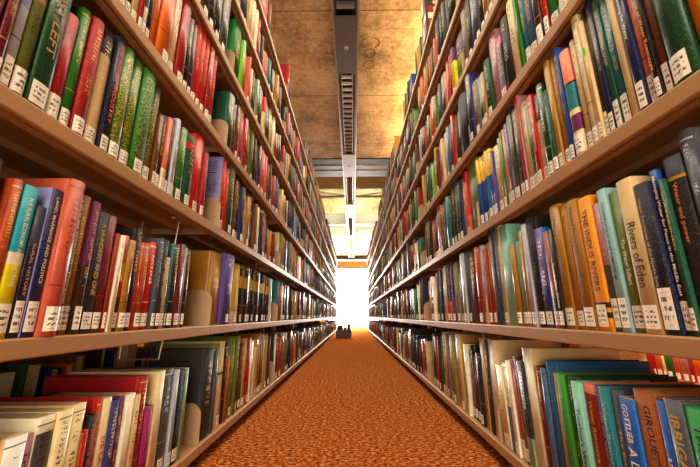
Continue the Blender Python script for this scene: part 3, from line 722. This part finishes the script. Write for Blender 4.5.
# ---- second bays: colour, thickness mm, height cm, in order away from the photographer
def toks(side, k, n, s_, fill=.9, gap=.012):
    it = []
    for tk in s_.replace('\n', ' ').split(','):
        p = tk.split(); c = p[0]; wd = float(p[1]) / 1000; h = float(p[2]) / 100; sp = {'c': c}
        for q in p[3:]:
            if q == 'p': sp['k'] = 'p'
            elif q == 'dot': sp['dot'] = 1
            elif q == 'nl': sp['l'] = 0
            elif q == 'orn': sp['ink'] = 'orn'
            elif q == 'plain': sp['ink'] = 'none'
            elif q.startswith('cc='): sp['cc'] = q[3:]
            elif q.startswith('ct='): sp['ct'] = 1; sp['cti'] = q[3:]
            elif q.startswith('top='): c2, f = q[4:].split('/'); sp['z'] = [(float(f), c), (1, c2)]
            elif q.startswith('band='): c2, a, b = q[5:].split('/'); sp['z'] = [(float(a), c), (float(b), c2), (1, c)]
            elif q.startswith('D='): sp['D'] = float(q[2:]) / 100
        it.append((wd, h, sp))
    tot = sum(i[0] for i in it); room = BW * fill - gap; f = room / tot
    y = YB[side] + (n - 1) * BW + gap
    for wd, h, sp in it:
        add(side, k, n, y + .0004, y + wd * f - .0004, min(h / 1, .272), sp); y += wd * f
    return y
toks('left', 0, 1, '''charcoal 50 24.5 D=17 nl, slate 14 24 plain nl, khaki 22 25.5 nl, cream 26 26 band=green/.6/.63 plain, black 14 25 nl, rust 12 21 nl, chocolate 14 25, moss 30 26.5, olive 14 27 nl,
 midnight 34 27 D=20, brown 18 24, tan 20 25.5, black 16 25, red 26 25.5 tc, ivory 16 24 p, navy 20 22, cream 40 24 top=gold/.88, camel 28 25.5 D=20, chocolate 16 25, tan 16 26, brown 20 26.5 D=20, beige 18 25 nl, khaki 14 25.5, chocolate 30 23, maroon 20 24'''.replace(' tc', ''))
toks('left', 1, 1, '''tan 46 23 cc=camel D=18 nl, violet 42 24 cc=violet D=20, crimson 12 23 nl, cream 36 22 top=gold/.2 plain,''' + ','.join(' black 26 %s band=%s/.6/.8' % (h, c) for h, c in (('22.6', 'tan'), ('22.4', 'camel'), ('22.4', 'tan'), ('22.5', 'gold'), ('22.3', 'camel'), ('22.3', 'tan'), ('22.4', 'beige'), ('22.2', 'camel'), ('22.1', 'tan'))) + ', silver 10 22 p plain, slate 12 21.5 nl', fill=.86)
toks('left', 2, 1, '''red 22 25.5 cc=lavender ct=navy D=20, scarlet 14 23 nl, forest 30 25, maroon 14 24.5 nl, brown 16 23, midnight 24 23.5, navy 22 22.5, charcoal 12 21 nl, beige 16 21 p, camel 24 21.5, black 46 25 nl D=20, brown 16 22, cream 16 21.5 p, beige 28 22, charcoal 24 21 nl, beige 20 23.5 p, pink 18 23.5, brown 22 20, indigo 18 19, camel 20 17 nl, ochre 16 17, tan 22 17.5, maroon 20 17, tan 18 18''')
toks('left', 3, 1, '''pine 40 22.5 cc=pine D=19 nl, brown 16 21.5 nl, maroon 14 22, lime 16 24 plain nl top=emerald/.2, pink 22 24.5, rose 12 24, crimson 20 23 nl, maroon 14 20, moss 40 25 nl, olive 26 24, black 14 22 nl, brown 22 23.5, charcoal 20 22, navy 22 23 dot, pink 26 22.5, rose 26 22.5, coral 24 23, crimson 22 20 nl, black 20 22, forest 16 23, tan 30 22 nl, camel 24 20, red 16 20, grey 18 22, violet 20 21, olive 22 19''')
toks('left', 4, 1, '''green 50 25.5 cc=emerald D=19 nl, lime 18 23 nl plain, chocolate 22 23.5, pink 16 23, coral 14 22.5, purple 20 21 nl, beige 18 21, charcoal 24 21.5, brown 12 21 nl, sage 20 22, pine 18 21 nl, orange 18 22.5 nl, chocolate 22 23, cream 20 21 top=scarlet/.6, yellow 12 20 p, steel 30 23.5, black 22 23.5 nl, charcoal 20 23 dot, cream 30 25, camel 20 25 nl, ivory 24 25, brown 22 21, crimson 24 19, chocolate 26 20, forest 20 22''')
toks('left', 5, 1, '''black 20 24, navy 16 24, chocolate 16 24, brown 20 24.5, beige 24 24, cream 26 25, ivory 12 23 p, salmon 14 24, red 26 24.5, charcoal 20 20 nl, black 20 21, beige 20 16, coral 22 17.5, pink 14 18, teal 24 18.5, slate 18 19, midnight 20 18, pine 16 20, tan 26 22.5, camel 22 23 nl, chocolate 26 22, brown 24 21, maroon 18 20, grey 20 22''')
toks('left', 6, 1, '''olive 20 22, red 22 22.5, maroon 14 21, green 20 22, ivory 14 20, crimson 26 21, rose 22 20.5, scarlet 18 20, brown 24 21''', fill=.5)
toks('right', 0, 1, '''ivory 26 27 cc=cream D=20.5 p plain nl, charcoal 14 26.8 cc=chocolate nl D=20.5, slate 12 25 nl p, beige 18 27 cc=beige D=20.5 plain p nl, midnight 26 22, purple 20 21, black 16 24 orn, violet 14 22 p, ivory 10 24 p, chocolate 24 24, beige 22 27 D=20.5 cc=tan, tan 18 27.2 nl plain p, violet 20 22, khaki 26 26.5, camel 22 26 nl, rust 16 23, grey 30 26, beige 40 26.8 D=20, green 20 25, chocolate 24 24, slate 20 24, red 14 23, black 26 24, forest 22 25''')
toks('right', 1, 1, '''silver 14 24.5 p plain, brick 26 24.5 cc=rust, maroon 46 24 cc=chocolate nl D=20, slate 26 25 plain, silver 22 25.2 p plain, steel 28 25 plain, khaki 20 23.5 p, sage 16 23.5, tan 16 23 nl, violet 16 24.5 dot top=navy/.4, scarlet 16 24 dot top=indigo/.35, coral 16 24 top=indigo/.35, scarlet 16 24 top=slate/.35, cream 34 24.5 nl plain cc=beige, ivory 18 24 p, navy 30 25.5, silver 14 24 p, slate 20 23, coral 22 23, ivory 12 22 p, maroon 20 21.5 top=scarlet/.8, charcoal 26 23, red 18 22, beige 20 21 nl''')
toks('right', 2, 1, '''sage 62 25.5 D=18 plain cc=moss nl, coral 16 24.5 top=scarlet/.3 p, beige 22 23 nl, navy 20 23.5, pine 26 24.5, forest 30 25, chocolate 16 22, teal 28 22.5 plain, black 30 21.5 nl, charcoal 24 21 nl, brown 22 20 dot, coral 40 24 cc=salmon top=coral/.7, blue 18 22, navy 16 21, red 22 20, tan 30 21, black 20 22, olive 24 22, maroon 24 21, camel 20 20''')
toks('right', 3, 1, '''midnight 60 24.5 cc=midnight D=18 plain nl, black 26 22 nl, forest 18 22, red 16 24 nl plain, slate 26 22, steel 20 23 nl, silver 18 22 p plain, yellow 16 23 p, beige 14 22 p nl, brick 50 24.5 orn, maroon 22 22 dot, yellow 16 25 dot nl, lime 16 21 p dot, khaki 16 20.5 p dot, lime 16 20 p, moss 16 20 p dot, black 26 24, pine 24 23, charcoal 24 22, navy 26 22, tan 22 23, chocolate 20 21''')
toks('right', 4, 1, '''lime 60 22 top=purple/.6 D=18 nl, lemon 26 22 dot top=purple/.7, red 16 22 nl, maroon 14 22, pink 18 23.5 plain nl, salmon 20 20.5 nl plain, charcoal 40 24 D=19, slate 26 22, forest 22 22, green 16 21, coral 30 22.5 orn nl, orange 14 22, cream 30 21.5 top=green/.9 nl, khaki 18 20, brown 22 22, teal 24 21, red 16 20, midnight 24 21, forest 20 22, crimson 24 21, silver 16 22''')
toks('right', 5, 1, '''black 60 24 cc=black D=20 nl, charcoal 24 24 nl, slate 20 23.5, black 24 23, charcoal 24 23, red 20 22, coral 14 20, brown 24 21, forest 24 22, rust 18 21, chocolate 26 22, tan 22 21, green 20 22, orange 26 21 dot, black 24 20, camel 26 22, slate 24 22''')

# ---- everything farther, nearer or behind
BOXY = y_at(424, XR - .02, TOP[6]); BOXN = int((BOXY - YB['right']) // BW) + 1
DARKS = 'black charcoal chocolate brown maroon forest midnight navy pine olive slate brick'.split()
COMMON = '''red red crimson maroon maroon rust brick brown brown chocolate chocolate black black charcoal charcoal slate slate grey olive moss green forest forest pine teal navy navy midnight steel
blue indigo purple plum cream beige tan camel ochre gold ivory coral sage khaki orange black charcoal chocolate forest midnight maroon pine brown black steel'''.split()
SERIES_N = [0]
def random_row(side, k, n, ya=None, yb=None, hmin=.18, hmax=.258, gapend=True, seed=0):
    rr = random.Random(hash((side == 'left', k, n, seed)) & 0xffff)
    y = ya if ya is not None else YB[side] + (n - 1) * BW + .008
    end = yb if yb is not None else YB[side] + n * BW - (rr.uniform(.01, .09) if gapend else .002)
    while y < end - .012:
        c = rr.choice(COMMON if rr.random() < .7 else DARKS); rep = rr.choice((1, 1, 1, 1, 1, 1, 3, 5)); W0 = rr.choice((rr.uniform(.011, .024), rr.uniform(.016, .045))); H0 = rr.uniform(hmin, hmax) if n < 1 else rr.triangular(.17, .25, .212)
        for _ in range(rep):
            wd = min(W0, end - y)
            if wd < .01: break
            sp = {'c': c, 'l': 1 if rr.random() < .6 else 0, 'k': 'p' if rr.random() < .3 else 'h'}
            if rr.random() < .06 and n > 0: sp['dot'] = 1
            if rr.random() < .18:
                c2 = rr.choice(COMMON); f = rr.choice((.25, .4, .7, .8)); sp['z'] = [(f, c), (1, c2)]
            add(side, k, n, y + .0003, y + wd - .0010, H0 + (rr.uniform(-.006, .006) if rep == 1 else 0), sp)['rand'] = True
            y += wd
        if rep > 1: y += .002
LEAD = {('left', 1, 2): 'teal 46 23 cc=teal D=19 nl, rust 34 20 cc=scarlet nl, charcoal 20 22, slate 18 23 p, beige 26 20, ivory 16 21 p, black 24 22, midnight 24 22',
        ('left', 2, 2): 'cream 44 22 cc=cream D=19 top=ivory/.5 nl, moss 16 22 dot, tan 20 21, charcoal 20 22, camel 26 21, maroon 20 22',
        ('left', 3, 2): 'beige 50 21 cc=beige D=19 plain, camel 40 19, black 20 20, teal 16 18, purple 22 18, lime 10 18, ivory 20 19, crimson 24 20',
        ('left', 4, 2): 'crimson 40 22 cc=crimson D=18 nl, slate 20 21, silver 16 20 p, brown 20 22, charcoal 24 21, amber 26 22 plain nl, chocolate 24 22',
        ('left', 0, 2): 'forest 30 25 cc=forest, ivory 14 24 p, navy 26 24, camel 20 25, crimson 30 22, crimson 30 22, crimson 30 22, brown 22 24',
        ('right', 1, 2): 'navy 26 24 cc=midnight, beige 24 21 nl, slate 22 22, midnight 36 24, plum 26 22, charcoal 22 23, ivory 14 21 p',
        ('right', 3, 2): 'red 24 22 cc=crimson, pine 24 22, midnight 26 23, blue 20 22, beige 30 24 top=green/.1, forest 26 23'}
for side in ('left', 'right'):
    for k in range(7):
        for n in range(-1, NB1):
            if (side, k, n) in LEAD:
                sx = LEAD[(side, k, n)]; tw = sum(float(q.split()[1]) for q in sx.split(','))
                ye = toks(side, k, n, sx, tw / 1000 / BW + .013); random_row(side, k, n, ye + .001, None); continue
            if n == 1 and not (side == 'right' and k == 6): continue
            if n == 0 and k <= 4:
                first = ROWS[(side, k, 0)][0]; y0 = YB[side] - BW + .008
                if first['Y0'] - y0 > .02:
                    keep = ROWS[(side, k, 0)]; ROWS[(side, k, 0)] = []
                    random_row(side, k, 0, y0, first['Y0'] - .001, hmax=.225)
                    ROWS[(side, k, 0)] += keep
                continue
            if side == 'right' and k == 6 and n == BOXN: random_row(side, k, n, BOXY + .1, None); continue
            if side == 'right' and k == 6 and n < BOXN: continue
            if n == 0 and k >= 5: random_row(side, k, 0, gapend=True); continue
            if k == 6 and n in (2, 5, 7): random_row(side, k, n, None, YB[side] + (n - 1) * BW + .45, hmax=.24); continue
            random_row(side, k, n)
# a wide red volume standing at the start of the top shelf, third bay of the left rack
ROWS[('left', 6, 2)] = []
y = YB['left'] + BW + .01
for c, wd, h in (('crimson', .05, .265), ('navy', .022, .22), ('ivory', .014, .21), ('indigo', .02, .2), ('brown', .03, .21)):
    add('left', 6, 2, y + .0004, y + wd - .0004, h, {'c': c, 'l': 0, 'cc': c, 'D': .2 if wd > .04 else None}); y += wd

# ---- which books are things of their own: the 300 that show largest
def spine_pts(r):
    X = spine_x(r['side'], r['out']); z = TOP[r['k']]
    return [proj(X, y_, zz) for y_ in (r['Y0'], r['Y1']) for zz in (z, z + r['H'])]
def score(r):
    X = spine_x(r['side']); 
    if (Vector((X, r['Y0'], TOP[r['k']])) - CAM).dot(FWD) < .08: return 0
    P_ = spine_pts(r); xs = [p[0] for p in P_]; ys = [p[1] for p in P_]
    w_ = max(0, min(700, max(xs)) - max(0, min(xs))); h_ = max(0, min(467, max(ys)) - max(0, min(ys)))
    if w_ <= .5 or h_ < 4: return 0
    w_ = abs((xs[0] + xs[1]) - (xs[2] + xs[3])) / 2 * w_ / max(1e-6, max(xs) - min(xs))
    return w_ * h_
ALL = [r for L_ in ROWS.values() for r in L_]
NEXT = []     # books of the next aisle seen through the gap
for r in ALL: r['score'] = score(r)
ALL.sort(key=lambda r: -r['score'])
NTH = 300 - 9
for i, r in enumerate(ALL): r['own'] = i < NTH and r['score'] > 0

SIZEW = lambda r: 'tall' if r['H'] > .245 else 'short' if r['H'] < .2 else 'thick' if r['Y1'] - r['Y0'] > .032 else 'thin' if r['Y1'] - r['Y0'] < .014 else ''
SHELF = ['bottom shelf', 'second shelf', 'third shelf', 'fourth shelf', 'fifth shelf', 'sixth shelf', 'top shelf']
BAY = ['first bay', 'second bay', 'third bay', 'fourth bay', 'fifth bay']
def colname(sp):
    if sp.get('z') and len(sp['z']) >= 2:
        cs = [];
        for f, c in sp['z']:
            if c not in cs: cs.append(c)
        if len(cs) >= 2: return cs[-1] + '-and-' + cs[0]
    return sp['z'][-1][1] if sp.get('z') else sp['c']
used = set()
def make_label(r, row, i):
    sp = r['sp']; c = colname(sp)
    a = colname(row[i - 1]['sp']) if i > 0 else None
    b = colname(row[i + 1]['sp']) if i + 1 < len(row) else None
    where = '%s of %s rack, %s' % (SHELF[r['k']], r['side'], BAY[max(r['n'], 0)])
    nb = 'between %s and %s,' % (a, b) if a and b else 'first past the divider,' if b else 'last before the gap,'
    if sp.get('t'):
        tt_ = ' '.join(sp['t'].split()[:4])
        cand = ['%s book titled %s, %s' % (c, tt_, where)]
    else: cand = []
    if sp.get('lt'): cand = ['%s paperback %s, %s' % (c, sp['lt'], where)]
    kindw = 'paperback' if sp.get('k') == 'p' else 'book'
    feats = ['gilt-patterned' if sp.get('ink') == 'orn' else '', SIZEW(r), 'unlabelled' if not sp.get('l', 1) else '', 'green-stickered' if sp.get('dot') else '']
    feats = [f for f in feats if f]
    for m_ in range(0, len(feats) + 1):
        cand.append((' '.join(feats[:m_] + [c, kindw]) + ' ' + nb + ' ' + where).strip())
    same = [q for q in row if colname(q['sp']) == c]
    if len(same) > 1:
        j = [id(q) for q in same].index(id(r))
        nm = ['first', 'second', 'third', 'fourth', 'fifth', 'sixth', 'seventh', 'eighth', 'ninth', 'tenth', 'eleventh', 'twelfth', 'thirteenth', 'fourteenth'][j]
        cand.append('%s of %d %s books going away along %s' % (nm, len(same), c, where))
    for q in cand:
        if q not in used: used.add(q); return q
    return cand[-1]

def place_matrix(r):
    X, rz, sg = SIDE[r['side']]; sp = r['sp']; th = math.radians(sp.get('tilt', 0)); W = (r['Y1'] - r['Y0']) * math.cos(th)
    x = spine_x(r['side'], r['out'])
    if r.get('X') is not None: x = r['X'];
    if r.get('flip'): rz = -rz; sg = -sg
    phi = th if sg > 0 else -th
    z = TOP[r['k']] + .0004 + (W * math.sin(th) if sg > 0 else 0)
    return Matrix.Translation((x, r['Y0'] if sg > 0 else r['Y1'], z)) @ Matrix.Rotation(rz, 4, 'Z') @ Matrix.Rotation(phi, 4, 'Y'), (x, r['Y0'] if sg > 0 else r['Y1'], z), (0, phi, rz), W

def build_book(r, label):
    mx, loc, rot, W = place_matrix(r); sp = r['sp']
    cov, pg, lb, b = book_geo(W, r['H'], r['D'], sp, r['rnd'])
    paper = sp.get('k') == 'p'
    root = empty('paperback_book' if paper else 'hardcover_book', loc, rot)
    where = '%s of the %s rack' % (SHELF[r['k']], r['side'])
    tag(root, label, 'book', r.get('group') or 'books on the ' + where)
    for nm, pl, m in (('cover', cov, MG if paper or r['rnd'] > .6 else MB), ('page_block', pg, MP), ('call_number_label', lb, ML), ('green_sticker', sp.get('_dot'), MSTICK)):
        if not pl: continue
        me = bpy.data.meshes.new(nm); polys_to_mesh(me, [(pl, 0, None)]); me.materials.append(m)
        o = bpy.data.objects.new(nm, me); C.objects.link(o); o.parent = root
    if sp.get('t'): title_mesh(root, sp['t'], W, r['H'], b, sp.get('tc', 'gold'), sp.get('ts', .4), sp.get('tt', .1), sp.get('tl', .6), sp.get('cu', .5))
    if sp.get('t2'): title_mesh(root, sp['t2'][0], W, r['H'], b, sp.get('tc', 'gold'), *sp['t2'][1:])
    return root
MSTICK = simple('green_sticker', PAL['neon'], .5)

for key, row in ROWS.items():
    row.sort(key=lambda r: r['Y0'])
    for i, r in enumerate(row):
        if r['own']: build_book(r, make_label(r, row, i))

# ---- next aisle: rack seen through the gap above the bottom shelf
XN = 1.74
def next_rack():
    root = empty('library_rack', (XN, 0, 0)); tag(root, 'steel book rack of the next aisle, seen through the gap over the right bottom shelf', 'bookcase')
    for k in range(4):
        g = Geo().box(0, DEP, .2, 4.6, TOP[k] - .003, TOP[k]).box(0, .003, .2, 4.6, TOP[k] - LIP, TOP[k])
        g.ob('shelf', MSH, root)
    for y in (.2, 1.1, 2.0, 2.9, 3.8, 4.6): Geo().box(DEP, DEP + .03, y - .02, y + .02, 0, 1.3).ob('upright', MSH, root)
next_rack()
stuff = []
nx = [('orange', 700, 689, .23), ('crimson', 689, 686, .235), ('rose', 686, 677, .235), ('coral', 677, 670.5, .24), ('green', 670.5, 662.5, .23), ('ivory', 662.5, 660, .2), ('orange', 660, 653, .235), ('crimson', 653, 651, .24), ('red', 651, 641, .24)]
NY = 0
lbn = ['orange book at the near end of the bright row in the next aisle', 'thin crimson book beside the near orange book in the next aisle', 'thick rose book in the bright row of the next aisle',
       'coral book just before the green one in the next aisle', 'green book amid the red ones in the next aisle', 'thin ivory book beyond the green one in the next aisle',
       'orange book beyond the green one in the next aisle', 'narrow crimson book beside the farthest red in the next aisle', 'bright red book at the far end of the next aisle row']
for (c, pa, pb, h), lb in zip(nx, lbn):
    y = on_plane(pa, 366, XN)[0]; wd = on_plane(pb, 366, XN)[0] - y; NY = (NY if pa < 700 else y)
    r = dict(side='right', k=0, n=0, Y0=y, Y1=y + wd - .001, H=h, D=.17, sp={'c': c, 'lh': .035, 'ink': 'none'}, rnd=random.random(), out=0, X=XN + .012, group='bright books in the next aisle')
    build_book(r, lb); NE = y + wd
for k in range(4):
    rr = random.Random(k); 
    for a, b in (((.22, NY - .005), (NE + .02, 4.5)) if k == 0 else ((.22, 4.5),)):
        y = a
        while y < b:
            wd = rr.uniform(.015, .045)
            stuff.append(dict(side='right', k=k, n=0, Y0=y, Y1=y + wd - .001, H=rr.uniform(.19, .25), D=.17, sp={'c': rr.choice(COMMON + ['red', 'orange', 'coral'] * 4)}, rnd=rr.random(), out=0, X=XN + .012)); y += wd
# ---- books on the rear faces of both racks (only their fore-edges show)
for side in ('left', 'right'):
    X, rz, sg = SIDE[side]
    for k in range(7):
        for n in range(-1, NB1 - 2):
            if side == 'right' and k == 0 and n in (0,): continue
            rr = random.Random(k * 31 + n * 7 + (side == 'left'))
            y = YB[side] + (n - 1) * BW + .01; e = y + BW - .05
            if side == 'right' and k == 0 and n == 1:
                stuff.append(dict(side=side, k=k, n=n, Y0=y, Y1=y + .04, H=.272, D=.2, sp={'c': 'cream', 'ct': 1, 'cti': 'tan', 'l': 0}, rnd=.3, out=0, X=X - sg * (2 * DEP + .02), flip=True)); y += .042
            while y < e:
                wd = rr.uniform(.015, .045)
                stuff.append(dict(side=side, k=k, n=n, Y0=y, Y1=y + wd - .001, H=rr.uniform(.19, .255), D=rr.uniform(.14, .2), sp={'c': rr.choice(COMMON)}, rnd=rr.random(), out=0, X=X - sg * (2 * DEP + .02), flip=True)); y += wd

# ---- all remaining, much smaller books as one mass
pl = []
for r in [r for L_ in ROWS.values() for r in L_ if not r['own']] + stuff:
    mx, loc, rot, W = place_matrix(r)
    far = r['n'] > 3
    cov, pg, lb, b = book_geo(W, r['H'], r['D'], r['sp'], r['rnd'], 2 if far else 4)
    pl.append((cov, 1 if r['sp'].get('k') == 'p' or r['rnd'] > .6 else 0, mx)); pl.append((pg, 2, mx))
    if lb: pl.append((lb, 3, mx))
    if r['sp'].get('_dot'): pl.append((r['sp']['_dot'], 4, mx))
me = bpy.data.meshes.new('library_books'); polys_to_mesh(me, pl)
for m in (MB, MG, MP, ML, MSTICK): me.materials.append(m)
o = bpy.data.objects.new('library_books', me); C.objects.link(o)
tag(o, 'thousands of smaller coloured library books filling the far bays of both racks', 'books', 'books', 'stuff')

# ---- things on the right rack top and on the floor
def sticker_box():
    root = empty('patterned_box_file', (XR - .004, BOXY, TOP[6] + .0005))
    tag(root, 'tall box file with colourful squares of round stickers on top of the right rack', 'box file')
    W_, D_, H_ = .09, .19, .262
    Geo().box(0, D_, 0, W_, 0, H_).ob('box_body', simple('box_card', '#3a2c26', .6), root)
    cols = ['steel', 'ivory', 'charcoal', 'ivory', 'crimson', 'charcoal', 'ivory', 'coral', 'brick', 'beige', 'steel', 'cream']
    for i, c in enumerate(cols):
        cx, cz = (i % 2), 5 - i // 2
        x0 = .012 + cx * .085
        sq = Geo().box(x0, x0 + .08, -.0012, -.0002, .006 + cz * .0425, .006 + cz * .0425 + .038).ob('sticker', inkm(c), root)
        q = Geo().rod((x0 + .04, -.002, .025 + cz * .0425), (x0 + .04, -.0013, .025 + cz * .0425), .013, 16).ob('sticker_dot', inkm('black' if c in ('ivory', 'cream', 'beige', 'coral') else 'beige'), sq)
        sq2 = Geo().box(-.0012, -.0002, .006 + cx * .04, .006 + cx * .04 + .037, .006 + cz * .0425, .006 + cz * .0425 + .038).ob('sticker', inkm(c), root)
    return root

sticker_box()
def floor_box():
    y_, z_ = 6.75, 0
    x0 = (336 - 350) / FPX * 6.65 - .045
    root = empty('storage_box', (x0 + .15, y_, 0)); tag(root, 'grey box with dark books on it, standing on the far carpet before the window', 'box')
    mg = simple('box_grey', '#5c5c5e', .6, 0, .2, 30); md = simple('box_dark', '#2e2c30', .6, 0, .2, 30)
    Geo().box(-.15, .15, -.12, .12, 0, .012).box(-.15, .15, -.12, -.112, 0, .14).box(-.15, .15, .112, .12, 0, .14).box(-.15, -.142, -.112, .112, 0, .14).box(.142, .15, -.112, .112, 0, .14).ob('box_body', mg, root)
    Geo().box(-.13, -.02, -.1, .1, .012, .23).ob('folder', md, root)
    Geo().box(.0, .06, -.1, .1, .012, .19).ob('folder', mg, root)
    Geo().box(.07, .13, -.1, .1, .012, .26).ob('folder', md, root)
floor_box()
